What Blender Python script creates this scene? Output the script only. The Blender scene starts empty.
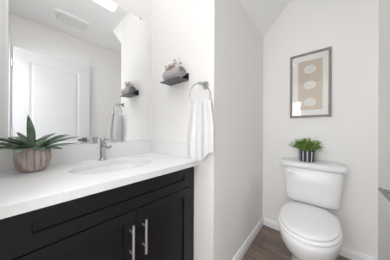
import bpy, bmesh, math, random
from mathutils import Vector, Matrix
random.seed(7)
PI = math.pi
S = bpy.context.scene
COL = S.collection

# ---------------------------------------------------------------- camera
cam_d = bpy.data.cameras.new('camera')
cam = bpy.data.objects.new('camera', cam_d); COL.objects.link(cam)
cam_d.sensor_fit = 'HORIZONTAL'; cam_d.sensor_width = 36.0
cam_d.lens = 148.94 / 390 * 36.0
cam_d.clip_start = 0.01
th = 0.7143
Fw = Vector((math.cos(th), math.sin(th), 0)); Rt = Vector((math.sin(th), -math.cos(th), 0)); Up = Rt.cross(Fw)
ro = 0.0046
R2 = Rt*math.cos(ro) + Up*math.sin(ro); U2 = -Rt*math.sin(ro) + Up*math.cos(ro)
M = Matrix((R2, U2, -Fw)).transposed().to_4x4(); M.translation = Vector((0, 0, 1.078))
cam.matrix_world = M
S.camera = cam

# ---------------------------------------------------------------- world, lights, exposure
w = bpy.data.worlds.new('world'); S.world = w; w.use_nodes = True
w.node_tree.nodes['Background'].inputs[0].default_value = (0.9, 0.95, 1.0, 1)
w.node_tree.nodes['Background'].inputs[1].default_value = 0.6

def area(name, loc, look, sx, sy, power, colour=(1, 1, 1)):
    d = bpy.data.lights.new(name, 'AREA'); d.shape = 'RECTANGLE'; d.size = sx; d.size_y = sy
    d.energy = power; d.color = colour
    o = bpy.data.objects.new(name, d); COL.objects.link(o); o.location = loc
    o.rotation_euler = (Vector(look) - Vector(loc)).to_track_quat('-Z', 'Y').to_euler()
    return o
# soft fills added in hall and room, and the vanity lamp's upward glow
area('hall_fill', (-1.35, 0.12, 1.3), (1.2, 0.2, 1.1), 2.0, 2.2, 29, (0.985, 0.99, 1.0))  # added soft fill through the doorway, no known source
area('hall_top_fill', (-0.47, 0.12, 2.42), (-0.47, 0.12, 0), 0.5, 1.4, 34, (0.985, 0.985, 0.99))  # added fill from above in the unseen hall, not a known fixture
area('room_top_fill', (0.02, 0.60, 2.42), (0.02, 0.60, 0), 0.24, 0.24, 2.8, (0.975, 0.985, 1.0))  # added fill under the ceiling to brighten the counter, no known fixture
area('vanity_light_upward_glow', (0.36, 1.09, 2.215), (0.36, 0.95, 3.0), 0.32, 0.07, 1.2, (1.0, 0.985, 0.975))
S.view_settings.view_transform = 'Standard'; S.view_settings.look = 'None'
S.view_settings.gamma = 1.0; S.view_settings.use_curve_mapping = False
S.view_settings.exposure = 0.0
S.cycles.max_bounces = 14; S.cycles.diffuse_bounces = 12; S.cycles.glossy_bounces = 6
S.cycles.use_denoising = True

# ---------------------------------------------------------------- dimensions (metres, floor = 0)
XF, XB, XD = -0.118, 0.800, 1.815        # doorway wall, towel wall, toilet wall
YA, YC, YE = 1.232, 0.534, -0.319        # mirror wall, alcove side, right wall
H, HC = 2.436, 2.154                     # flat ceiling, low end of the sloped ceiling
T = 0.1

# ---------------------------------------------------------------- materials
def mat(name, col, rough=0.5, metal=0.0, bump=None, vary=None, coat=0.0, spec=0.5, sheen=0.0, subs=0.0):
    m = bpy.data.materials.new(name); m.use_nodes = True
    n = m.node_tree.nodes; l = m.node_tree.links; b = n['Principled BSDF']
    b.inputs['Base Color'].default_value = (*col, 1); b.inputs['Roughness'].default_value = rough
    b.inputs['Metallic'].default_value = metal; b.inputs['Coat Weight'].default_value = coat
    b.inputs['Specular IOR Level'].default_value = spec
    b.inputs['Sheen Weight'].default_value = sheen
    tc = n.new('ShaderNodeTexCoord')
    if bump:
        sc, st, di = bump
        t = n.new('ShaderNodeTexNoise'); t.inputs['Scale'].default_value = sc; t.inputs['Detail'].default_value = 3
        l.new(tc.outputs['Object'], t.inputs['Vector'])
        bp = n.new('ShaderNodeBump'); bp.inputs['Strength'].default_value = st; bp.inputs['Distance'].default_value = di
        l.new(t.outputs['Fac'], bp.inputs['Height']); l.new(bp.outputs['Normal'], b.inputs['Normal'])
    if vary:
        sc, c2, stretch = vary
        mp = n.new('ShaderNodeMapping'); mp.inputs['Scale'].default_value = stretch
        t = n.new('ShaderNodeTexNoise'); t.inputs['Scale'].default_value = sc; t.inputs['Detail'].default_value = 5
        l.new(tc.outputs['Object'], mp.inputs['Vector']); l.new(mp.outputs['Vector'], t.inputs['Vector'])
        r = n.new('ShaderNodeValToRGB'); r.color_ramp.elements[0].position = 0.35; r.color_ramp.elements[1].position = 0.65
        r.color_ramp.elements[0].color = (*col, 1); r.color_ramp.elements[1].color = (*c2, 1)
        l.new(t.outputs['Fac'], r.inputs['Fac']); l.new(r.outputs['Color'], b.inputs['Base Color'])
    return m

m_wall = mat('wall_paint', (0.84, 0.832, 0.823), 0.7, bump=(140, 0.12, 0.002))
m_ceil = mat('ceiling_paint', (0.88, 0.885, 0.89), 0.8, bump=(110, 0.2, 0.002))
m_trim = mat('trim_paint', (0.88, 0.885, 0.89), 0.35)
m_door = mat('door_paint', (0.74, 0.75, 0.765), 0.4)
m_black = mat('cabinet_lacquer', (0.0055, 0.0065, 0.009), 0.4, bump=(300, 0.03, 0.001), spec=0.4)
m_nickel = mat('brushed_nickel', (0.92, 0.90, 0.87), 0.38, 1.0, vary=(60, (0.84, 0.82, 0.79), (1, 1, 0.1)))
m_chrome = mat('polished_chrome', (0.50, 0.50, 0.51), 0.27, 1.0)
m_dark_nickel = mat('satin_dark_nickel', (0.30, 0.29, 0.28), 0.35, 1.0)
m_counter = mat('quartz', (0.855, 0.857, 0.862), 0.25, vary=(260, (0.80, 0.802, 0.808), (1, 1, 1)))
m_sink = mat('sink_porcelain', (0.88, 0.885, 0.89), 0.15, coat=0.3)
m_porc = mat('porcelain', (0.77, 0.775, 0.785), 0.22, coat=0.15)
m_seat = mat('seat_plastic', (0.83, 0.835, 0.84), 0.25)
m_mirror = mat('mirror_silver', (0.925, 0.93, 0.93), 0.0, 1.0)
m_white_edge = mat('white_edge', (0.9, 0.9, 0.9), 0.3)
m_shelf = mat('charcoal_steel', (0.10, 0.105, 0.11), 0.4, 0.3)
m_blackmetal = mat('black_steel', (0.02, 0.02, 0.022), 0.45)
m_greytowel = mat('grey_terry', (0.46, 0.43, 0.44), 0.95, bump=(700, 0.4, 0.002), vary=(90, (0.34, 0.315, 0.32), (1, 1, 1)), sheen=0.2)
m_whitetowel = mat('white_terry', (0.80, 0.805, 0.81), 0.95, bump=(700, 0.5, 0.002), sheen=0.3)
m_cotton = mat('cotton', (0.86, 0.82, 0.77), 0.95, bump=(300, 0.6, 0.002))
m_twig = mat('twig', (0.30, 0.19, 0.13), 0.8, vary=(80, (0.42, 0.30, 0.22), (1, 1, 1)))
m_sage = mat('dried_leaf', (0.30, 0.31, 0.25), 0.8)
m_mat = mat('mat_board', (0.80, 0.79, 0.77), 0.8)
m_print = mat('beige_paper', (0.60, 0.51, 0.42), 0.8, vary=(50, (0.64, 0.55, 0.46), (1, 1, 1)))
m_motif = mat('motif_ink', (0.76, 0.745, 0.72), 0.8)
m_motif_line = mat('motif_line_ink', (0.52, 0.45, 0.39), 0.8)
m_frame = mat('weathered_wood', (0.17, 0.15, 0.13), 0.6, vary=(26, (0.36, 0.34, 0.32), (1.5, 1.5, 9)), bump=(120, 0.3, 0.002))
m_vent = mat('vent_plastic', (0.80, 0.80, 0.80), 0.5)
m_soil = mat('soil', (0.03, 0.024, 0.018), 1.0, bump=(200, 1, 0.004))
m_hall = mat('hall_paint', (0.72, 0.70, 0.67), 0.7)

def glass():
    m = bpy.data.materials.new('picture_glass'); m.use_nodes = True
    n = m.node_tree.nodes; l = m.node_tree.links; n.clear()
    o = n.new('ShaderNodeOutputMaterial'); mx = n.new('ShaderNodeMixShader'); t = n.new('ShaderNodeBsdfTransparent')
    g = n.new('ShaderNodeBsdfGlossy'); g.inputs['Roughness'].default_value = 0.02
    f = n.new('ShaderNodeFresnel'); f.inputs['IOR'].default_value = 1.3
    l.new(f.outputs[0], mx.inputs[0]); l.new(t.outputs[0], mx.inputs[1]); l.new(g.outputs[0], mx.inputs[2]); l.new(mx.outputs[0], o.inputs[0])
    return m
m_glass = glass()

def emis(name, col, st):
    m = bpy.data.materials.new(name); m.use_nodes = True
    b = m.node_tree.nodes['Principled BSDF']; b.inputs['Base Color'].default_value = (0.9, 0.9, 0.9, 1)
    b.inputs['Emission Color'].default_value = (*col, 1); b.inputs['Emission Strength'].default_value = st
    return m
m_shade = emis('lit_frosted_glass', (1.0, 0.985, 0.965), 0.9)

def floor_mat():
    m = bpy.data.materials.new('wood_planks'); m.use_nodes = True
    n = m.node_tree.nodes; l = m.node_tree.links; b = n['Principled BSDF']
    tc = n.new('ShaderNodeTexCoord')
    mp = n.new('ShaderNodeMapping'); mp.inputs['Rotation'].default_value = (0, 0, PI/2)
    l.new(tc.outputs['Object'], mp.inputs['Vector'])
    br = n.new('ShaderNodeTexBrick'); br.inputs['Scale'].default_value = 1.0
    br.inputs['Brick Width'].default_value = 1.22; br.inputs['Row Height'].default_value = 0.18
    br.inputs['Mortar Size'].default_value = 0.0012; br.offset = 0.37
    br.inputs['Color1'].default_value = (0.19, 0.148, 0.120, 1); br.inputs['Color2'].default_value = (0.24, 0.195, 0.163, 1)
    br.inputs['Mortar'].default_value = (0.03, 0.02, 0.015, 1)
    l.new(mp.outputs['Vector'], br.inputs['Vector'])
    m2 = n.new('ShaderNodeMapping'); m2.inputs['Scale'].default_value = (22, 1.6, 1)
    l.new(tc.outputs['Object'], m2.inputs['Vector'])
    ns = n.new('ShaderNodeTexNoise'); ns.inputs['Scale'].default_value = 2.2; ns.inputs['Detail'].default_value = 8; ns.inputs['Distortion'].default_value = 0.6
    l.new(m2.outputs['Vector'], ns.inputs['Vector'])
    r = n.new('ShaderNodeValToRGB'); r.color_ramp.elements[0].position = 0.3; r.color_ramp.elements[1].position = 0.72
    r.color_ramp.elements[0].color = (0.55, 0.53, 0.52, 1); r.color_ramp.elements[1].color = (1.35, 1.3, 1.28, 1)
    l.new(ns.outputs['Fac'], r.inputs['Fac'])
    mx = n.new('ShaderNodeMix'); mx.data_type = 'RGBA'; mx.blend_type = 'MULTIPLY'; mx.inputs[0].default_value = 1
    l.new(br.outputs['Color'], mx.inputs[6]); l.new(r.outputs['Color'], mx.inputs[7])
    l.new(mx.outputs[2], b.inputs['Base Color']); b.inputs['Roughness'].default_value = 0.42
    return m
m_floor = floor_mat()

def pot_mat():   # brown-grey ribbed clay with pale scratches
    return mat('ribbed_clay', (0.33, 0.265, 0.235), 0.8, vary=(38, (0.54, 0.47, 0.43), (1, 1, 0.35)), bump=(160, 0.5, 0.002))
m_pot = pot_mat()

def stripe_mat():
    m = bpy.data.materials.new('striped_ceramic'); m.use_nodes = True
    n = m.node_tree.nodes; l = m.node_tree.links; b = n['Principled BSDF']
    tc = n.new('ShaderNodeTexCoord'); sp = n.new('ShaderNodeSeparateXYZ'); l.new(tc.outputs['Object'], sp.inputs[0])
    at = n.new('ShaderNodeMath'); at.operation = 'ARCTAN2'; l.new(sp.outputs[1], at.inputs[0]); l.new(sp.outputs[0], at.inputs[1])
    mu = n.new('ShaderNodeMath'); mu.operation = 'MULTIPLY'; mu.inputs[1].default_value = 12; l.new(at.outputs[0], mu.inputs[0])
    si = n.new('ShaderNodeMath'); si.operation = 'SINE'; l.new(mu.outputs[0], si.inputs[0])
    r = n.new('ShaderNodeValToRGB'); e = r.color_ramp.elements
    e[0].position = 0.45; e[0].color = (0.028, 0.030, 0.036, 1); e[1].position = 0.75; e[1].color = (0.55, 0.57, 0.60, 1)
    l.new(si.outputs[0], r.inputs['Fac']); l.new(r.outputs['Color'], b.inputs['Base Color']); b.inputs['Roughness'].default_value = 0.35
    return m
m_stripe = stripe_mat()

def leaf_mat(name, c1, c2, rough=0.45, scale=14):
    m = mat(name, c1, rough, vary=(scale, c2, (1, 1, 1)))
    return m
m_agave = leaf_mat('agave_leaf', (0.075, 0.135, 0.08), (0.18, 0.26, 0.17), 0.42, 18)
m_agave_pale = leaf_mat('agave_leaf_pale', (0.17, 0.25, 0.16), (0.30, 0.37, 0.26), 0.5, 18)
m_fern = leaf_mat('fern_leaf', (0.14, 0.24, 0.05), (0.38, 0.52, 0.18), 0.55, 60)

# ---------------------------------------------------------------- mesh helpers
def obj(name, bm, m, parent=None, smooth=False, label=None, origin=None):
    if origin is not None: bmesh.ops.translate(bm, verts=bm.verts, vec=-Vector(origin))
    bmesh.ops.recalc_face_normals(bm, faces=bm.faces)
    me = bpy.data.meshes.new(name); bm.to_mesh(me); bm.free()
    if smooth:
        for p in me.polygons: p.use_smooth = True
    ms = m if isinstance(m, (list, tuple)) else [m]
    for q in ms: me.materials.append(q)
    o = bpy.data.objects.new(name, me); COL.objects.link(o)
    if origin is not None: o.location = origin
    if parent is not None:
        o.parent = parent
        pl = Vector((0, 0, 0)); pp = parent
        while pp is not None: pl += pp.location; pp = pp.parent
        o.location = o.location - pl
    if label: o['label'] = label
    return o
def box(bm, x0, x1, y0, y1, z0, z1):
    vs = [bm.verts.new((x, y, z)) for x in (x0, x1) for y in (y0, y1) for z in (z0, z1)]
    for f in ((0,1,3,2),(4,6,7,5),(0,4,5,1),(2,3,7,6),(0,2,6,4),(1,5,7,3)): bm.faces.new([vs[i] for i in f])
    return vs
def bx(x0, x1, y0, y1, z0, z1, bev=0, seg=2):
    bm = bmesh.new(); box(bm, x0, x1, y0, y1, z0, z1)
    if bev: bmesh.ops.bevel(bm, geom=bm.edges[:], offset=bev, segments=seg, affect='EDGES', profile=0.6)
    return bm
def thing(name, label, cat, loc, group=None):
    o = bpy.data.objects.new(name, None); COL.objects.link(o); o.location = loc; o.empty_display_size = 0.05
    o['label'] = label; o['category'] = cat
    if group: o['group'] = group
    return o
def tag(o, label, cat, group=None, kind=None):
    o['label'] = label; o['category'] = cat
    if group: o['group'] = group
    if kind: o['kind'] = kind
    return o
def struct(name, bm, m, label=None, parent=None):
    o = obj(name, bm, m, parent)
    o['kind'] = 'structure'
    if label: o['label'] = label
    return o
def loft(rings, bm=None, cap=True):
    bm = bm or bmesh.new(); vr = [[bm.verts.new(p) for p in r] for r in rings]; n = len(rings[0])
    for a, b in zip(vr, vr[1:]):
        for i in range(n): bm.faces.new((a[i], a[(i+1) % n], b[(i+1) % n], b[i]))
    if cap:
        bm.faces.new(vr[0][::-1]); bm.faces.new(vr[-1])
    return bm
def frame_of(d):
    d = Vector(d).normalized(); a = Vector((0, 0, 1)) if abs(d.z) < 0.9 else Vector((1, 0, 0))
    u = d.cross(a).normalized(); return u, d.cross(u).normalized()
def tube(pts, rad, n=12, bm=None, closed=False, cap=True):
    pts = [Vector(p) for p in pts]; k = len(pts); rings = []
    u = None
    for i, p in enumerate(pts):
        if closed: d = pts[(i+1) % k] - pts[i-1]
        else: d = pts[min(i+1, k-1)] - pts[max(i-1, 0)]
        d.normalize()
        if u is None: u, v = frame_of(d)
        else:
            u = (u - d*u.dot(d)).normalized(); v = d.cross(u)
        r = rad[i] if isinstance(rad, (list, tuple)) else rad
        rings.append([p + (u*math.cos(2*PI*j/n) + v*math.sin(2*PI*j/n))*r for j in range(n)])
    if closed: return loft(rings + [rings[0]], bm, cap=False)
    return loft(rings, bm, cap)
def lathe(prof, cx, cy, n=32, sx=1, sy=1, bm=None, cap=True, fn=None):
    rings = []
    for r, z in prof:
        ring = []
        for i in range(n):
            a = 2*PI*i/n; rr = r*(fn(a, z) if fn else 1)
            ring.append((cx + rr*sx*math.cos(a), cy + rr*sy*math.sin(a), z))
        rings.append(ring)
    return loft(rings, bm, cap)

# ---------------------------------------------------------------- room shell
struct('floor', bx(-1.6, XD+T, -1.2, YA+T, -0.1, 0.0), m_floor, 'grey-brown wood plank floor')
struct('wall_mirror', bx(XF-T, XB+T, YA, YA+T, 0, H), m_wall, 'white wall behind the mirror and the counter')
struct('wall_towel', bx(XB, XB+T, YC+0.0005, YA, 0, H), m_wall, 'white wall holding the towel shelf and the towel ring')
struct('wall_alcove', bx(XB+0.0005, XD, YC, YC+T, 0, H), m_wall, 'plain wall on the left side of the toilet nook')
struct('wall_back', bx(XD, XD+T, YE-T, YC+T, 0, H), m_wall, 'wall behind the toilet with the framed picture')
struct('wall_right', bx(XF-T, XD, YE-T, YE, 0, H), m_wall, 'wall on the right of the toilet')
# doorway wall: opening y -0.268..0.47, z 0..2.05
bm = bmesh.new()
box(bm, XF-T, XF, YE, -0.272, 0, H); box(bm, XF-T, XF, 0.56, YA, 0, H); box(bm, XF-T, XF, -0.272, 0.56, 2.055, H)
struct('wall_doorway', bm, m_wall, 'wall with the open doorway')
struct('ceiling', bx(XF-T, XD+T, YE-T, YA+T, H, H+T), m_ceil, 'flat white ceiling')
# sloped soffit over the toilet nook: a wedge, low along the alcove side wall; its front face carries on the towel wall
bm = bmesh.new(); ys = YC - (H - HC)
a = [bm.verts.new((XB+0.0005, YC, HC)), bm.verts.new((XB+0.0005, YC, H)), bm.verts.new((XB+0.0005, ys, H))]
b = [bm.verts.new((XD, YC, HC)), bm.verts.new((XD, YC, H)), bm.verts.new((XD, ys, H))]
bm.faces.new(a); bm.faces.new(b[::-1])
for i in range(3): bm.faces.new((a[i], a[(i+1) % 3], b[(i+1) % 3], b[i]))
struct('ceiling_slope', bm, m_ceil, 'sloped ceiling over the toilet nook')
# the hall behind the doorway
struct('wall_hall', bx(-1.7, -1.6, -1.2, YA+T, 0, H), m_hall, 'hall wall facing the doorway')
struct('wall_hall_side', bx(-1.6, XF-T, -1.3, -1.2, 0, H), m_hall)
struct('ceiling_hall', bx(-1.7, XF-T, -1.3, YA+T, H, H+T), m_ceil)

# unseen hall window, added with glowing panes for a bright reflection in the picture glass
WY0, WY1, WZ0, WZ1 = 0.50, 0.80, 1.42, 1.90
bm = bmesh.new()
box(bm, -1.6, -1.575, WY0-0.06, WY0, WZ0-0.06, WZ1+0.06); box(bm, -1.6, -1.575, WY1, WY1+0.06, WZ0-0.06, WZ1+0.06)
box(bm, -1.6, -1.575, WY0, WY1, WZ0-0.06, WZ0); box(bm, -1.6, -1.575, WY0, WY1, WZ1, WZ1+0.06)
box(bm, -1.6, -1.58, (WY0+WY1)/2-0.012, (WY0+WY1)/2+0.012, WZ0, WZ1)
struct('added_window', bm, m_trim, 'small unseen window added in the hall for a bright reflection')
struct('added_window_pane', bx(-1.6, -1.595, WY0, WY1, WZ0, WZ1), emis('glow_pane', (0.9, 0.96, 1.0), 24.0), parent=bpy.data.objects['added_window'])

def base_prof(off, h):   # distance from wall, height
    return [(0, 0), (0.015, 0), (0.015, h*0.66), (0.011, h*0.74), (0.011, h*0.86), (0.006, h), (0, h)]
def baseboard(name, p0, p1, nrm, label, h=0.079):
    bm = bmesh.new(); pr = base_prof(0, h)
    loft([[(p[0] + nrm[0]*d, p[1] + nrm[1]*d, z) for d, z in pr] for p in (p0, p1)], bm)
    struct(name, bm, m_trim, label)
baseboard('baseboard_left', (XB, YC), (XD, YC), (0, -1), 'white baseboard along the left side of the nook')
baseboard('baseboard_back', (XD, YC-0.0155), (XD, YE+0.0155), (-1, 0), 'white baseboard behind the toilet')
baseboard('baseboard_right', (0.75, YE), (XD, YE), (0, 1), 'white baseboard along the right wall')
baseboard('baseboard_towel', (XB, YC-0.0155), (XB, 0.695), (-1, 0), 'short white baseboard beside the vanity cabinet')

# door casing on the doorway wall
bm = bmesh.new()
box(bm, XF, XF+0.014, YE+0.001, -0.272, 0, 2.055); box(bm, XF, XF+0.014, 0.56, 0.62, 0, 2.055); box(bm, XF, XF+0.014, YE+0.001, 0.62, 2.055, 2.115)
struct('trim_1', bm, m_trim, 'white door casing')

# ---------------------------------------------------------------- open door against the right wall
def panel_slab(bm, x0, x1, yb, yf, z0, z1, panels, depth, bevel, u=0):
    """a slab in the xz plane, front face at yf (towards +y when yf>yb), with sunk panels"""
    s = 1 if yf > yb else -1
    xs = sorted({x0, x1, *[p[0] for p in panels], *[p[1] for p in panels]})
    zs = sorted({z0, z1, *[p[2] for p in panels], *[p[3] for p in panels]})
    def inside(cx, cz): return any(p[0] < cx < p[1] and p[2] < cz < p[3] for p in panels)
    V = {}
    def v(x, y, z):
        k = (round(x, 5), round(y, 5), round(z, 5))
        if k not in V: V[k] = bm.verts.new((x, y, z))
        return V[k]
    for i in range(len(xs)-1):
        for j in range(len(zs)-1):
            q = ((xs[i], zs[j]), (xs[i+1], zs[j]), (xs[i+1], zs[j+1]), (xs[i], zs[j+1]))
            if not inside((xs[i]+xs[i+1])/2, (zs[j]+zs[j+1])/2):
                bm.faces.new([v(x, yf, z) for x, z in q])
            bm.faces.new([v(x, yb, z) for x, z in q])
    for i in range(len(xs)-1):
        for z in (z0, z1): bm.faces.new([v(xs[i], yb, z), v(xs[i+1], yb, z), v(xs[i+1], yf, z), v(xs[i], yf, z)])
    for j in range(len(zs)-1):
        for x in (x0, x1): bm.faces.new([v(x, yb, zs[j]), v(x, yb, zs[j+1]), v(x, yf, zs[j+1]), v(x, yf, zs[j])])
    for (a0, a1, c0, c1) in panels:
        o = [v(a0, yf, c0), v(a1, yf, c0), v(a1, yf, c1), v(a0, yf, c1)]
        e = bevel; yi = yf - s*depth
        i_ = [v(a0+e, yi, c0+e), v(a1-e, yi, c0+e), v(a1-e, yi, c1-e), v(a0+e, yi, c1-e)]
        for k in range(4): bm.faces.new((o[k], o[(k+1) % 4], i_[(k+1) % 4], i_[k]))
        bm.faces.new(i_)
    return bm

door = bpy.data.objects.new('door_1', None); COL.objects.link(door); door.location = (-0.085, -0.29, 0)
door['kind'] = 'structure'; door['label'] = 'white two-panel door standing open against the right wall, seen in the mirror'
DX0, DX1, DYB, DYF = -0.082, 0.668, -0.312, -0.277
bm = bmesh.new()
panel_slab(bm, DX0, DX1, DYB, DYF, 0.012, 2.045, [(0.045, 0.541, 0.24, 0.78), (0.045, 0.541, 0.90, 1.915)], 0.005, 0.018)
obj('door_slab', bm, m_door, door)
for z0, z1 in ((0.27, 0.75), (0.93, 1.885)):        # raised fields inside the sunk panels
    bm = bmesh.new()
    loft([[(x, y, z) for x, z in ((0.075+e, z0+e), (0.511-e, z0+e), (0.511-e, z1-e), (0.075+e, z1-e))] for e, y in ((0, DYF-0.005), (0.006, DYF-0.003), (0.010, DYF-0.002))], bm)
    obj('raised_panel', bm, m_door, door)
bm = bmesh.new()
box(bm, 0.574, 0.636, DYF+0.0002, DYF+0.010, 0.894, 0.956)
tube([(0.605, DYF+0.006, 0.925), (0.605, DYF+0.035, 0.925)], 0.011, 14, bm)
box(bm, 0.515, 0.618, DYF+0.030, DYF+0.045, 0.912, 0.940)
h = obj('door_handle', bm, m_dark_nickel, door, label='dark satin lever handle')
for z in (0.25, 1.05, 1.85):
    obj('hinge', tube([(DX0-0.006, DYF+0.002, z-0.045), (DX0-0.006, DYF+0.002, z+0.045)], 0.006, 10), m_nickel, door)

# ---------------------------------------------------------------- vanity cabinet
CX0, CX1 = XF+0.001, XB-0.001
FR, DF = 0.700, 0.682     # face-frame front, door-face front
cab = thing('vanity_cabinet', 'black shaker vanity cabinet with two doors under the white counter', 'vanity cabinet', (0.34, 0.95, 0))
bm = bmesh.new()
box(bm, CX0, CX1, FR, YA-0.002, 0.10, 0.64); box(bm, CX0, CX1, FR, 0.73, 0.64, 0.838)
box(bm, CX0, CX0+0.02, 0.73, YA-0.002, 0.64, 0.838); box(bm, CX1-0.02, CX1, 0.73, YA-0.002, 0.64, 0.838)
box(bm, CX0, CX1, 0.76, YA-0.002, 0.0, 0.10)
obj('carcass', bm, m_black, cab)
bm = panel_slab(bmesh.new(), -0.045, 0.738, FR-0.0005, DF, 0.700, 0.824, [(0.018, 0.686, 0.752, 0.788)], 0.009, 0.002)
obj('drawer_front', bm, m_black, cab)
for nm, x0, x1, hx in (('l', -0.045, 0.3555, 0.328), ('r', 0.3595, 0.738, 0.392)):
    bm = panel_slab(bmesh.new(), x0, x1, FR-0.0005, DF, 0.115, 0.695, [(x0+0.058, x1-0.053, 0.172, 0.642)], 0.011, 0.002)
    d = obj('door', bm, m_black, cab, origin=(x0, DF, 0.4))
    bm = tube([(hx, DF-0.033, 0.478), (hx, DF-0.033, 0.643)], 0.0058, 14)
    hd = obj('handle', bm, m_nickel, d, smooth=False, label='brushed nickel bar handle')
    for z in (0.512, 0.609):
        tb = tube([(hx, DF+0.0, z), (hx, DF-0.030, z)], 0.0042, 10)
        obj('handle_post', tb, m_nickel, d)

# ---------------------------------------------------------------- countertop with an oval opening
TX0, TX1, TY0, TY1, TZ0, TZ1 = XF+0.001, XB-0.001, 0.649, YA-0.001, 0.838, 0.870
SCX, SCY, SRX, SRY = 0.362, 0.940, 0.213, 0.163
ct = thing('countertop', 'white quartz countertop with upstands, over the black vanity cabinet', 'countertop', (SCX, SCY, TZ0))
angs = [2*PI*i/96 for i in range(96)] + [math.atan2(y-SCY, x-SCX) % (2*PI) for x in (TX0, TX1) for y in (TY0, TY1)]
angs = sorted(set(angs))
def rect_pt(a):
    c, s = math.cos(a), math.sin(a); t = 1e9
    if c > 1e-9: t = min(t, (TX1-SCX)/c)
    if c < -1e-9: t = min(t, (TX0-SCX)/c)
    if s > 1e-9: t = min(t, (TY1-SCY)/s)
    if s < -1e-9: t = min(t, (TY0-SCY)/s)
    return SCX+c*t, SCY+s*t
def ell_pt(a, k=1.0):
    # point of the ellipse in direction a
    c, s = math.cos(a), math.sin(a); r = 1/math.sqrt((c/(SRX*k))**2 + (s/(SRY*k))**2)
    return SCX+c*r, SCY+s*r
bm = bmesh.new(); seq = []
for a in angs:
    e = ell_pt(a); e2 = ell_pt(a, 1.012); q = rect_pt(a)
    seq.append([bm.verts.new((*e, TZ0)), bm.verts.new((*e, TZ1-0.003)), bm.verts.new((*e2, TZ1)), bm.verts.new((*q, TZ1)), bm.verts.new((*q, TZ0))])
for i in range(len(seq)):
    A, B = seq[i], seq[(i+1) % len(seq)]
    for k in range(5): bm.faces.new((A[k], B[k], B[(k+1) % 5], A[(k+1) % 5]))
obj('slab', bm, m_counter, ct)
obj('backsplash', bx(TX0, TX1, YA-0.017, YA-0.001, TZ1+0.0002, 0.978, 0.0015, 1), m_counter, ct)
obj('sidesplash', bx(TX1-0.013, TX1, TY0+0.002, YA-0.0175, TZ1+0.0002, 0.978, 0.0015, 1), m_counter, ct)

sk = thing('sink', 'oval white undermount sink basin below the countertop opening', 'sink', (SCX, SCY, TZ0))
rings = []
N = 72
prof = [(1.10, 0), (1.02, 0), (1.0, -0.004), (0.985, -0.02), (0.95, -0.05), (0.87, -0.09), (0.72, -0.122), (0.5, -0.14), (0.25, -0.148), (0.12, -0.150)]
for k, dz in prof:
    rings.append([(SCX+SRX*k*math.cos(2*PI*i/N), SCY+SRY*k*math.sin(2*PI*i/N), TZ0-0.0005+dz) for i in range(N)])
for k, dz in reversed(prof):
    rings.append([(SCX+(SRX*k+0.008)*math.cos(2*PI*i/N), SCY+(SRY*k+0.008)*math.sin(2*PI*i/N), TZ0-0.009+dz) for i in range(N)])
obj('basin', loft(rings, cap=False), m_sink, sk, smooth=True)
bm = lathe([(0.0305, 0.6895), (0.0305, 0.694), (0.026, 0.695), (0.024, 0.692), (0.006, 0.691)], SCX, SCY, 28)
obj('drain', bm, m_chrome, sk, smooth=True)

# ---------------------------------------------------------------- faucet
FX, FY = 0.357, 1.145
fa = thing('faucet', 'chrome single-hole faucet standing behind the oval sink', 'faucet', (FX, FY, TZ1))
bm = lathe([(0.026, 0.8702), (0.026, 0.874), (0.021, 0.879), (0.0175, 0.886), (0.0165, 0.90), (0.0165, 0.985), (0.0165, 0.994), (0.0155, 0.997)], FX, FY, 28)
obj('body', bm, m_chrome, fa, smooth=True)
bm = tube([(FX, FY-0.008, 0.973), (FX+0.001, FY-0.05, 0.973), (FX+0.002, FY-0.095, 0.970), (FX+0.003, FY-0.112, 0.968)], [0.0135, 0.0135, 0.0135, 0.0135], 18)
sp = obj('spout', bm, m_chrome, fa, smooth=True)
obj('aerator', tube([(FX+0.003, FY-0.100, 0.957), (FX+0.003, FY-0.100, 0.950)], 0.010, 16), m_nickel, sp)
bm = lathe([(0.0165, 0.999), (0.0175, 1.002), (0.0175, 1.018), (0.014, 1.022)], FX, FY, 28)
lv = obj('lever_cap', bm, m_chrome, fa, smooth=True)
bm = tube([(FX, FY, 1.014), (FX+0.014, FY-0.02, 1.013), (FX+0.035, FY-0.045, 1.014)], [0.007, 0.0055, 0.0045], 12)
obj('lever', bm, m_chrome, fa, smooth=True)

# ---------------------------------------------------------------- mirror
MX0, MX1, MZ0, MZ1, MR = -0.051, 0.765, 0.9795, 2.056, 0.028
mi = thing('mirror', 'large frameless wall mirror above the counter upstand', 'mirror', (0.36, YA, MZ0))
pts = [(MX0, MZ0), (MX1, MZ0)] + [(MX1-MR+MR*math.cos(t), MZ1-MR+MR*math.sin(t)) for t in [PI/2*i/8 for i in range(9)]] + \
      [(MX0+MR-MR*math.sin(t), MZ1-MR+MR*math.cos(t)) for t in [PI/2*i/8 for i in range(9)]]
def inset(p, e):
    cx, cz = (MX0+MX1)/2, (MZ0+MZ1)/2
    return (cx + (p[0]-cx)*(1-2*e/(MX1-MX0)), cz + (p[1]-cz)*(1-2*e/(MZ1-MZ0)))
bm = loft([[(x, YA-0.001, z) for x, z in pts], [(x, YA-0.005, z) for x, z in pts], [(*[inset(p, 0.0015)[0]], YA-0.006, inset(p, 0.0015)[1]) for p in pts]])
obj('mirror_glass', bm, m_mirror, mi)
obj('edge_strip', bx(MX0-0.009, MX0-0.0005, YA-0.009, YA-0.001, MZ0, MZ1-0.03), m_white_edge, mi, label='bright white edge strip')
obj('mirror_clip', bx(0.668, 0.680, YA-0.009, YA-0.001, MZ1-0.006, MZ1+0.008, 0.001, 1), m_chrome, mi)

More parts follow.
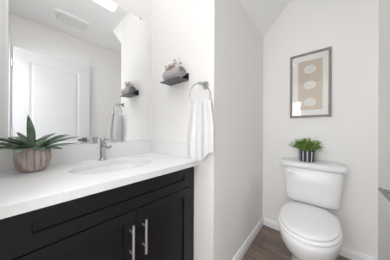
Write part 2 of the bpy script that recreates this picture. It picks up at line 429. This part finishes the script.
# ---------------------------------------------------------------- vanity light above the mirror
vl = thing('vanity_light', 'lit rectangular bar lamp above the mirror, seen only in its reflection', 'wall lamp', (0.36, YA, 2.15))
obj('back_plate', bx(0.26, 0.46, YA-0.022, YA-0.001, 2.13, 2.23, 0.004), m_nickel, vl)
obj('arm', tube([(0.36, YA-0.02, 2.18), (0.36, 1.125, 2.18)], 0.012, 12), m_nickel, vl)
obj('lamp_shade', bx(0.185, 0.515, 1.055, 1.130, 2.105, 2.20, 0.005), m_shade, vl)

# ---------------------------------------------------------------- ceiling fan grille
vn = thing('exhaust_fan', 'white rounded exhaust fan cover on the ceiling, seen in the mirror', 'exhaust fan', (0.39, 0.09, H))
def rrect(cx, cy, hx, hy, r, z, n=8):
    out = []
    for sx, sy, a0 in ((1, 1, 0), (-1, 1, PI/2), (-1, -1, PI), (1, -1, 1.5*PI)):
        for i in range(n+1):
            a = a0 + PI/2*i/n; out.append((cx+sx*(hx-r)+r*math.cos(a), cy+sy*(hy-r)+r*math.sin(a), z))
    return out
VX, VY = 0.392, 0.088
bm = loft([rrect(VX, VY, .170, .115, .045, H-.0005), rrect(VX, VY, .170, .115, .045, H-.010), rrect(VX, VY, .160, .105, .04, H-.030), rrect(VX, VY, .140, .085, .035, H-.030), rrect(VX, VY, .136, .081, .034, H-.018)])
obj('cover', bm, m_vent, vn)
for i in range(9):
    y = VY - 0.068 + 0.017*i
    obj('slat', bx(VX-.132, VX+.132, y-0.0055, y+0.0055, H-.028, H-.0178), m_vent, vn)

# ---------------------------------------------------------------- agave in a ribbed pot
PX, PY = 0.034, 1.100
ag = thing('potted_agave', 'green agave in a brown ribbed clay pot on the left end of the counter', 'potted plant', (PX, PY, TZ1))
def rib(a, z):
    return 1 - 0.13*abs(math.cos(a*8))**14 * (1 if z < 0.980 else 0.35)
N = 320
bm = lathe([(0.034, 0.8705), (0.042, 0.8725), (0.054, 0.885), (0.0615, 0.905), (0.0655, 0.930), (0.0650, 0.955), (0.0620, 0.975), (0.0580, 0.988), (0.055, 0.990), (0.0545, 0.982), (0.055, 0.970)], PX, PY, N, fn=rib)
obj('pot', bm, m_pot, ag, smooth=True)
obj('soil', lathe([(0.0515, 0.972), (0.0515, 0.978), (0.03, 0.980)], PX, PY, 24), m_soil, ag)
def agave_leaf(az, el, L, W, bend, m, twist=0.0, base=0.012):
    """thick pointed leaf: curve starting at elevation el and bending down by bend"""
    n = 14; bm = bmesh.new(); rings = []
    p = Vector((PX + base*math.cos(az), PY + base*math.sin(az), 0.978)); e = el
    side0 = Vector((-math.sin(az), math.cos(az), 0))
    for i in range(n+1):
        t = i/n
        d = Vector((math.cos(az)*math.cos(e), math.sin(az)*math.cos(e), math.sin(e)))
        up = side0.cross(d)*-1
        side = side0*math.cos(twist) + up*math.sin(twist); u2 = side.cross(d)*-1
        wd = W*(0.55 + 0.45*math.sin(min(1, t/0.42)*PI/2))*(1 - max(0, (t-0.42)/0.58)**1.8) + 0.0006
        th_ = 0.0055*(1 - t)**0.7 + 0.0006; cup = wd*0.28
        rings.append([p + side*wd*s + u2*(cup*(s*s) + th_*k) for s, k in ((-1, 0), (-0.6, -.8), (0, -1), (0.6, -.8), (1, 0), (0.6, .5), (0, .7), (-0.6, .5))])
        p = p + d*(L/n); e -= bend/n
    loft(rings, bm)
    return obj('leaf', bm, m, ag, smooth=True)
R = math.radians
# azimuth 0 = +x (right along the counter), 90 = towards the mirror, 221 = away from the camera's right
D_, P_ = m_agave, m_agave_pale
for az, el, L, W, bd, m, *tw_ in (
    (131, 87, 0.174, 0.0190, 0.10, D_, PI/2), (150, 66, 0.10, 0.020, 0.3, D_),
    (-32, 38, 0.150, 0.023, 0.30, D_), (0, 28, 0.185, 0.020, 0.35, D_), (24, 30, 0.16, 0.020, 0.5, D_), (60, 38, 0.11, 0.020, 0.6, D_),
    (105, 42, 0.09, 0.020, 0.6, P_), (172, 40, 0.19, 0.025, 0.75, D_), (140, 40, 0.12, 0.021, 0.7, D_),
    (196, 26, 0.18, 0.024, 0.35, P_), (185, 12, 0.19, 0.021, 0.15, D_), (214, 22, 0.15, 0.024, 0.7, D_),
    (-12, 14, 0.165, 0.019, 0.25, P_), (-40, 12, 0.12, 0.021, 0.5, D_), (-75, 18, 0.10, 0.023, 0.8, D_), (243, 18, 0.12, 0.024, 0.8, P_),
    (-110, 40, 0.09, 0.021, 0.9, D_), (-14, 48, 0.12, 0.020, 0.4, D_), (226, 46, 0.12, 0.023, 0.7, D_)):
    agave_leaf(R(az), R(el), L, W*1.1, bd, m, tw_[0] if tw_ else 0.0)

# ---------------------------------------------------------------- shelf with rolled towel and dried stems
SZ = 1.447
sh = thing('wall_shelf', 'small charcoal metal shelf on the towel wall carrying the rolled grey towel', 'shelf', (XB, 0.87, SZ))
obj('shelf_plate', bx(0.693, XB-0.003, 0.755, 0.968, SZ-0.004, SZ, 0.001, 1), m_shelf, sh)
obj('wall_plate', bx(XB-0.004, XB-0.0005, 0.755, 0.968, SZ-0.004, SZ+0.052, 0.001, 1), m_blackmetal, sh)
RX, RZ, RR = 0.745, SZ+0.0480, 0.0465
bm = bmesh.new(); turns = 2.7; thk = 0.0160; ns = 150; inner = []; outer = []
r_end = RR
for i in range(ns+1):
    t = i/ns; ang = t*turns*2*PI; r = RR - (1-t)*turns*0.0162
    r = max(r, 0.003)
    a = ang - 6.1
    wob = 1 + 0.025*math.sin(3*a+1)
    outer.append((r*wob*math.cos(a), r*wob*math.sin(a))); q = max(r - thk*0.46, 0.0008)
    inner.append((q*wob*math.cos(a), q*wob*math.sin(a)))
# the outer lap ends with a rounded hem
rings = []
for y, sc in ((0.764, 0.93), (0.768, 0.985), (0.776, 1.0), (0.81, 1.0), (0.86, 1.005), (0.90, 0.995), (0.935, 1.0), (0.944, 0.985), (0.948, 0.93)):
    ring = []
    for k in range(ns+1): ring.append((RX+outer[k][0]*sc, y + 0.003*math.sin(k*0.11), RZ+outer[k][1]*sc))
    for k in range(ns, -1, -1): ring.append((RX+inner[k][0]*sc, y + 0.003*math.sin(k*0.11), RZ+inner[k][1]*sc))
    rings.append(ring)
loft(rings, bm, cap=False)
m_ = 2*(ns+1)
bm.verts.ensure_lookup_table()
for base_i in (0, (len(rings)-1)*m_):
    for k in range(ns):
        bm.faces.new([bm.verts[base_i+j] for j in (k, k+1, m_-2-k, m_-1-k)])
rt = obj('rolled_towel', bm, m_greytowel, smooth=True, origin=(RX, 0.856, SZ))
tag(rt, 'grey rolled hand towel lying on the small wall shelf', 'towel')

# little dried cotton sprig lying on the rolled towel
dz = RZ+RR
cs = thing('dried_cotton_sprig', 'cream and brown dried cotton sprig lying on the rolled grey towel', 'dried flowers', (RX, 0.87, dz))
bm = bmesh.new()
for (y0, y1, zz, xo) in ((0.955, 0.79, 0.010, 0.0), (0.950, 0.80, 0.028, -0.012), (0.945, 0.83, 0.020, 0.012)):
    tube([(RX+xo, y0, dz+0.004), (RX+xo*1.5, (y0+y1)/2, dz+0.008+zz*0.5), (RX+xo, y1, dz+0.006+zz)], [0.0022, 0.002, 0.0015], 8, bm)
obj('stem', bm, m_twig, cs)
def puff(c, r, name, m):
    r *= 1.18
    bm = bmesh.new(); bmesh.ops.create_icosphere(bm, subdivisions=3, radius=r)
    for v in bm.verts:
        n_ = v.co.normalized(); k = 1 + 0.16*math.sin(n_.x*7+c[1]*60)*math.sin(n_.y*6+c[2]*90)*1.2 + 0.08*math.sin(n_.z*11)
        v.co = v.co*k + Vector(c)
    return obj(name, bm, m, cs, smooth=True)
for c, r in (((RX-0.008, 0.925, dz+0.016), 0.0145), ((RX+0.006, 0.900, dz+0.022), 0.013), ((RX-0.004, 0.868, dz+0.024), 0.0155),
             ((RX+0.004, 0.836, dz+0.034), 0.016), ((RX-0.006, 0.808, dz+0.036), 0.0155), ((RX, 0.812, dz+0.014), 0.012)):
    puff(c, r, 'cotton_boll', m_cotton)
def curl(c, r, ph):
    pts_ = [(c[0]-0.012+0.002*math.sin(i), c[1]+r*math.cos(ph+i*0.42), c[2]+r*0.9*math.sin(ph+i*0.42)) for i in range(11)]
    return obj('seed_husk', tube(pts_, [0.0015+0.0022*math.sin(PI*i/10) for i in range(11)], 8), m_twig, cs, smooth=True)
curl((RX-0.012, 0.930, dz+0.018), 0.015, 0.4); curl((RX-0.012, 0.898, dz+0.020), 0.014, 1.5); curl((RX-0.012, 0.866, dz+0.020), 0.015, 2.6); curl((RX-0.010, 0.826, dz+0.032), 0.017, 0.2)
for (y, z, tl) in ((0.850, 0.045, 0.3), (0.800, 0.050, -0.3), (0.788, 0.030, -0.7)):
    bm = bmesh.new(); rr = []
    for i in range(9):
        t = i/8; w_ = 0.0085*math.sin(PI*min(1, t*0.98+0.02))+0.0004
        c = Vector((RX-0.004, y+math.sin(tl)*0.040*(t-0.5)*-1, dz+z-0.022+math.cos(tl)*0.040*t))
        rr.append([c+Vector((0, w_, 0)), c+Vector((-0.0012, 0, 0)), c+Vector((0, -w_, 0)), c+Vector((0.0012, 0, 0))])
    loft(rr, bm); obj('dry_leaf', bm, m_sage, cs)

# ---------------------------------------------------------------- towel ring and hanging towel
tr = thing('towel_ring', 'chrome towel ring on the wall beside the doorless corner, holding the white towel', 'towel ring', (XB, 0.600, 1.378))
tr['label'] = 'round metal towel ring on the wall, holding the white towel'
bm = tube([(XB-0.0005, 0.598, 1.378), (XB-0.006, 0.598, 1.378), (XB-0.009, 0.598, 1.378)], [0.026, 0.026, 0.022], 30)
obj('wall_rose', bm, m_chrome, tr)
bm = tube([(XB-0.006, 0.598, 1.378), (XB-0.050, 0.598, 1.378), (XB-0.072, 0.596, 1.378), (XB-0.074, 0.596, 1.378)], [0.0105, 0.0105, 0.0125, 0.011], 18)
obj('post', bm, m_chrome, tr, smooth=True)
RC = (0.735, 0.594, 1.303); RD = Vector((-0.862, 0.507, 0)); RN = Vector((-0.507, -0.862, 0)); RRad = 0.070
bm = tube([Vector(RC) + RD*RRad*math.sin(2*PI*i/64) + Vector((0, 0, RRad*math.cos(2*PI*i/64))) for i in range(64)], 0.0040, 12, closed=True)
obj('ring', bm, m_chrome, tr, smooth=True)

# towel: one cloth folded over the lower arc of the ring
def cloth():
    bm = bmesh.new(); NU, NV = 60, 84
    zt = RC[2]-RRad+0.012
    grid = []
    for j in range(NV+1):
        t = j/NV*2 - 1            # -1 back hem .. 0 over ring .. 1 front hem
        f = abs(t); row = []
        for i in range(NU+1):
            s = i/NU*2 - 1        # -1 right (small y) .. 1 left (large y)
            front = t > 0
            drop = (0.375 if front else 0.300)
            L = f*drop
            g = min(1, L/0.22)
            hw = (0.062 + 0.022*g) if front else (0.064 + 0.016*g)
            so = (0.006*g if front else -0.012*g)          # sideways drift along the ring's own direction
            ztop = zt + 0.010*abs(s)**2.2 + 0.002*math.sin(s*9)
            if f < 0.08:
                ph = t/0.08*PI/2; off = 0.020*math.sin(ph); z = ztop + 0.020*math.cos(ph)
            else:
                off = 0.020 if front else -0.020
                z = zt - (f-0.08)*drop + (ztop-zt)*(1-g)
            wave = math.sin(s*5.6 + (0.6 if front else 2.1)) * 0.0042 + math.sin(s*13 + 1.3 + L*4)*0.0022
            off += (wave*(0.35+0.65*g)*(1 if f > 0.04 else f/0.04) + 0.004*math.sin(L*11+s*2)*g)
            if front: off += 0.006*g; z += 0.040*max(0, s-0.1)**2*f + 0.045*min(1, max(0, (-s-0.25)/0.4))*f - 0.008*f
            off += 0.004*s*s*g
            q3 = Vector((RC[0]-0.012*g, RC[1]-0.006*g, 0)) + RD*(s*hw + so + 0.003*math.sin(L*23+(1 if front else 3))*g) + RN*off
            x = min(q3.x, XB-0.005); y = q3.y
            row.append(bm.verts.new((x, y, z)))
        grid.append(row)
    for j in range(NV):
        for i in range(NU): bm.faces.new((grid[j][i], grid[j][i+1], grid[j+1][i+1], grid[j+1][i]))
    return bm
tw = obj('hand_towel', cloth(), m_whitetowel, smooth=True, origin=(RC[0], 0.604, 1.25))
md = tw.modifiers.new('thick', 'SOLIDIFY'); md.thickness = 0.006; md.offset = 0
tag(tw, 'white terry hand towel hanging from the round metal ring', 'towel')
# woven band near the front hem
bm = bmesh.new()
tw_me = tw.data

# ---------------------------------------------------------------- framed picture
PC = (XD-0.0005, 0.109, 1.517); HW, HH = 0.158, 0.312
pf = thing('framed_picture', 'grey wooden framed print of three pale shells on the wall above the toilet', 'picture', (XD, 0.109, 1.517))
def pbox(y0, y1, z0, z1, x0, x1, bev=0): return bx(PC[0]-x1, PC[0]-x0, PC[1]+y0, PC[1]+y1, PC[2]+z0, PC[2]+z1, bev)
FWd = 0.020
bm = bmesh.new()
o_ = [(-HW, -HH), (HW, -HH), (HW, HH), (-HW, HH)]
def fr(e, d): return [bm.verts.new((PC[0]-d, PC[1]+(y-math.copysign(e, y)), PC[2]+(z-math.copysign(e, z)))) for y, z in o_]
R_ = [fr(0, 0), fr(0, 0.020), fr(0.003, 0.024), fr(FWd-0.004, 0.021), fr(FWd, 0.017), fr(FWd, 0.0)]
for A, B in zip(R_, R_[1:]+[R_[0]]):
    for k in range(4): bm.faces.new((A[k], A[(k+1) % 4], B[(k+1) % 4], B[k]))
obj('frame', bm, m_frame, pf)
py0, py1, pz0, pz1 = -0.097, 0.094, -0.241, 0.238
bm = bmesh.new()
def mr(pts, d): return [bm.verts.new((PC[0]-d, PC[1]+y, PC[2]+z)) for y, z in pts]
q = HW-FWd-0.0005; qz = HH-FWd-0.0005
A = mr([(-q, -qz), (q, -qz), (q, qz), (-q, qz)], 0.0095); B = mr([(py0, pz0), (py1, pz0), (py1, pz1), (py0, pz1)], 0.0095)
C_ = mr([(py0+.003, pz0+.003), (py1-.003, pz0+.003), (py1-.003, pz1-.003), (py0+.003, pz1-.003)], 0.004)
D2 = mr([(-q, -qz), (q, -qz), (q, qz), (-q, qz)], 0.004)
for X_, Y_ in ((A, B), (B, C_), (C_, D2), (D2, A)):
    for k in range(4): bm.faces.new((X_[k], X_[(k+1) % 4], Y_[(k+1) % 4], Y_[k]))
obj('mat_board', bm, m_mat, pf)
pn = obj('print', pbox(-q, q, -qz, qz, 0.0005, 0.0035), m_print, pf, label='beige printed sheet')
for zc in (0.152, 0.0, -0.166):
    # scalloped pale fan with fine ribs
    bm = bmesh.new(); nseg = 72; c = Vector((PC[0]-0.0042, PC[1]-0.003, PC[2]+zc)); rim = []
    for i in range(nseg):
        a = 2*PI*i/nseg; k = 1 + 0.05*math.cos(a*14)
        ry = 0.047*k; rz = 0.041*k
        if math.sin(a) < 0: rz *= 0.88 + 0.12*abs(math.cos(a))
        rim.append((ry*math.cos(a), rz*math.sin(a)))
    loft([[(c.x+0.0006, c.y+y, c.z+z) for y, z in rim], [(c.x-0.0004, c.y+y, c.z+z) for y, z in rim]], bm)
    mo = obj('shell_motif', bm, m_motif, pn)
    bm = bmesh.new()
    for i in range(13):
        a = R(15 + 150*i/12)
        p0 = Vector((c.x-0.0006, c.y+0.004*math.cos(a), c.z-0.012)); p1 = Vector((c.x-0.0006, c.y+0.036*math.cos(a), c.z-0.012+0.036*math.sin(a)))
        tube([p0, p1], 0.00035, 5, bm)
    obj('shell_rib', bm, m_motif_line, mo, label='fine brown lines of the shell drawing')['kind'] = 'stuff'
obj('glass', pbox(-q, q, -qz, qz, 0.0115, 0.0135), m_glass, pf)
pf.rotation_euler = (0, 0, 0)

# ---------------------------------------------------------------- toilet
TC = 0.090    # centre line (y)
to = thing('toilet', 'white two-piece toilet with closed lid in the nook', 'toilet', (1.45, TC, 0))
def sup(cx, cy, hx, hy, z, n=56, e=3.2):
    out = []
    for i in range(n):
        a = 2*PI*i/n; c, s = math.cos(a), math.sin(a)
        out.append((cx+hx*math.copysign(abs(c)**(2/e), c), cy+hy*math.copysign(abs(s)**(2/e), s), z))
    return out
def egg(xf, xb, hw, z, n=64, wide=0.56, e=2.15, back=3.0):
    """outline from front tip xf to back xb, widest at fraction wide from the front"""
    xm = xf + (xb-xf)*wide; out = []
    for i in range(n):
        a = 2*PI*i/n; c, s = math.cos(a), math.sin(a)
        if c < 0: x = xm - (xm-xf)*abs(c)**(2/e); ee = e
        else: x = xm + (xb-xm)*abs(c)**(2/back); ee = back
        out.append((x, TC + hw*math.copysign(abs(s)**(2/ee), s), z))
    return out
# tank
def tk(z, hw, d, e=5): return sup(1.795-d/2, TC, d/2, hw, z, e=e)
bm = loft([tk(0.428, 0.150, 0.14, 3.5), tk(0.433, 0.172, 0.156, 4), tk(0.45, 0.184, 0.166), tk(0.48, 0.190, 0.171), tk(0.60, 0.200, 0.182), tk(0.742, 0.213, 0.194), tk(0.746, 0.207, 0.189)])
obj('tank', bm, m_porc, to, smooth=True)
def ld(z, hw, d): return sup(1.803-d/2, TC, d/2, hw, z, e=6)
bm = loft([ld(0.7465, 0.219, 0.203), ld(0.750, 0.227, 0.213), ld(0.758, 0.231, 0.217), ld(0.778, 0.232, 0.218), ld(0.790, 0.229, 0.215), ld(0.797, 0.221, 0.206), ld(0.800, 0.197, 0.182), ld(0.8015, 0.12, 0.10)])
obj('tank_lid', bm, m_porc, to, smooth=True)
bm = bmesh.new(); tube([(1.608, TC+0.165, 0.712), (1.594, TC+0.165, 0.712)], 0.013, 18, bm)
rings = []
for t in range(8):
    k = t/7; y = TC+0.180 - 0.078*k
    rings.append([(1.588+dx*(1-.2*k), y, 0.712-0.004*k+dz_*(1-0.25*k)) for dx, dz_ in ((-.006, -.008), (-.007, 0), (-.006, .008), (0, .010), (.006, .008), (.007, 0), (.006, -.008), (0, -.010))])
loft(rings, bm)
obj('flush_lever', bm, m_seat, to, smooth=True)
# bowl and pedestal
bm = loft([egg(1.235, 1.70, 0.118, 0.0005, e=2.6), egg(1.238, 1.70, 0.117, 0.012, e=2.6), egg(1.258, 1.69, 0.106, 0.06, e=2.5), egg(1.262, 1.69, 0.104, 0.13, e=2.4),
           egg(1.245, 1.69, 0.112, 0.175, e=2.3), egg(1.205, 1.69, 0.135, 0.215), egg(1.155, 1.70, 0.160, 0.255), egg(1.118, 1.70, 0.176, 0.295), egg(1.094, 1.71, 0.186, 0.345), egg(1.083, 1.715, 0.190, 0.380), egg(1.083, 1.715, 0.190, 0.396), egg(1.092, 1.71, 0.183, 0.404)])
obj('bowl', bm, m_porc, to, smooth=True)
obj('tank_shelf', bx(1.60, 1.785, TC-0.115, TC+0.115, 0.34, 0.4245, 0.012, 3), m_porc, to, smooth=False)
bm = loft([egg(1.110, 1.590, 0.172, 0.4012), egg(1.098, 1.590, 0.181, 0.404), egg(1.097, 1.590, 0.182, 0.412), egg(1.108, 1.590, 0.174, 0.4165)])
bmesh.ops.translate(bm, verts=bm.verts, vec=(0,0,0.006))
obj('seat', bm, m_seat, to, smooth=True)
bm = loft([egg(1.135, 1.600, 0.160, 0.4265), egg(1.116, 1.602, 0.173, 0.4285), egg(1.114, 1.602, 0.175, 0.438), egg(1.120, 1.598, 0.170, 0.443), egg(1.145, 1.58, 0.152, 0.4465), egg(1.22, 1.52, 0.10, 0.448)])
obj('lid', bm, m_seat, to, smooth=True)
for s in (-1, 1):
    obj('hinge', bx(1.588, 1.606, TC+s*0.072-0.022, TC+s*0.072+0.022, 0.405, 0.436, 0.005, 3), m_seat, to)
# ---------------------------------------------------------------- fern on the tank
GX, GY, GZ = 1.690, 0.118, 0.8018
fp = thing('potted_fern', 'small bushy green fern in a striped black and white pot on the toilet tank', 'potted plant', (GX, GY, GZ))
bm = lathe([(0.055, GZ), (0.058, GZ+0.003), (0.061, GZ+0.045), (0.064, GZ+0.092), (0.0635, GZ+0.094), (0.061, GZ+0.094), (0.060, GZ+0.078)], GX, GY, 72)
obj('pot', bm, m_stripe, fp, smooth=True, origin=(GX, GY, GZ))
obj('soil', lathe([(0.059, GZ+0.076), (0.059, GZ+0.082), (0.02, GZ+0.084)], GX, GY, 24), m_soil, fp)
bm = bmesh.new(); rnd = random.Random(3)
def leaflet(bm, p, d, nrm, L, W):
    d = d.normalized(); s = d.cross(nrm).normalized(); n2 = s.cross(d)
    v = [bm.verts.new(p), bm.verts.new(p+d*L*0.45+s*W+n2*0.001), bm.verts.new(p+d*L), bm.verts.new(p+d*L*0.45-s*W+n2*0.001), bm.verts.new(p+d*L*0.45+n2*0.003), bm.verts.new(p+d*L*0.45-n2*0.0008)]
    for a_, b_, c_ in ((0, 1, 4), (1, 2, 4), (2, 3, 4), (3, 0, 4), (1, 0, 5), (2, 1, 5), (3, 2, 5), (0, 3, 5)): bm.faces.new((v[a_], v[b_], v[c_]))
for k in range(110):
    az = rnd.uniform(0, 2*PI); el = R(rnd.uniform(20, 88)); L = rnd.uniform(0.070, 0.118)*(1.0 if el < 1.1 else 0.95)
    r0 = rnd.uniform(0.0, 0.046); p = Vector((GX+r0*math.cos(az), GY+r0*math.sin(az), GZ+0.088)); n = 9; e = el+0.25
    bend = rnd.uniform(0.3, 0.9); pts_ = []
    ok = True; st = []
    for i in range(n+1):
        pts_.append(p.copy()); dd = Vector((math.cos(az)*math.cos(e), math.sin(az)*math.cos(e), math.sin(e))); st.append(dd)
        p = p + dd*(L/n); e -= bend/n
    if max(q_.x for q_ in pts_) > XD-0.022: continue
    tube(pts_, [0.0011]*n+[0.0005], 5, bm)
    for i in range(3, n+1):
        for s in (-1, 1):
            sd = Vector((-math.sin(az), math.cos(az), 0))*s
            dd = (st[i]*0.7 + sd*1.0 + Vector((rnd.uniform(-.3, .3), rnd.uniform(-.3, .3), rnd.uniform(-.2, .4)))).normalized()
            leaflet(bm, pts_[i], dd, Vector((rnd.uniform(-.4, .4), rnd.uniform(-.4, .4), 1)), rnd.uniform(0.014, 0.023), rnd.uniform(0.0065, 0.010))
    leaflet(bm, pts_[-1], st[-1], Vector((0, 0.2, 1)), 0.02, 0.005)
obj('foliage', bm, m_fern, fp)

# ---------------------------------------------------------------- paper holder on the right wall
ph = thing('toilet_paper_holder', 'grey metal paper holder bar on the right wall at the picture edge', 'toilet paper holder', (1.30, YE, 0.735))
YB = YE+0.07
obj('wall_rose', tube([(1.335, YE+0.0005, 0.738), (1.335, YE+0.008, 0.738), (1.335, YE+0.010, 0.738)], [0.026, 0.026, 0.022], 26), m_dark_nickel, ph)
obj('post', tube([(1.335, YE+0.008, 0.738), (1.335, YB+0.004, 0.738)], 0.010, 16), m_dark_nickel, ph)
obj('bar', tube([(1.368, YB, 0.738), (1.364, YB, 0.738), (1.16, YB, 0.738)], [0.006, 0.0095, 0.0095], 16), m_dark_nickel, ph)
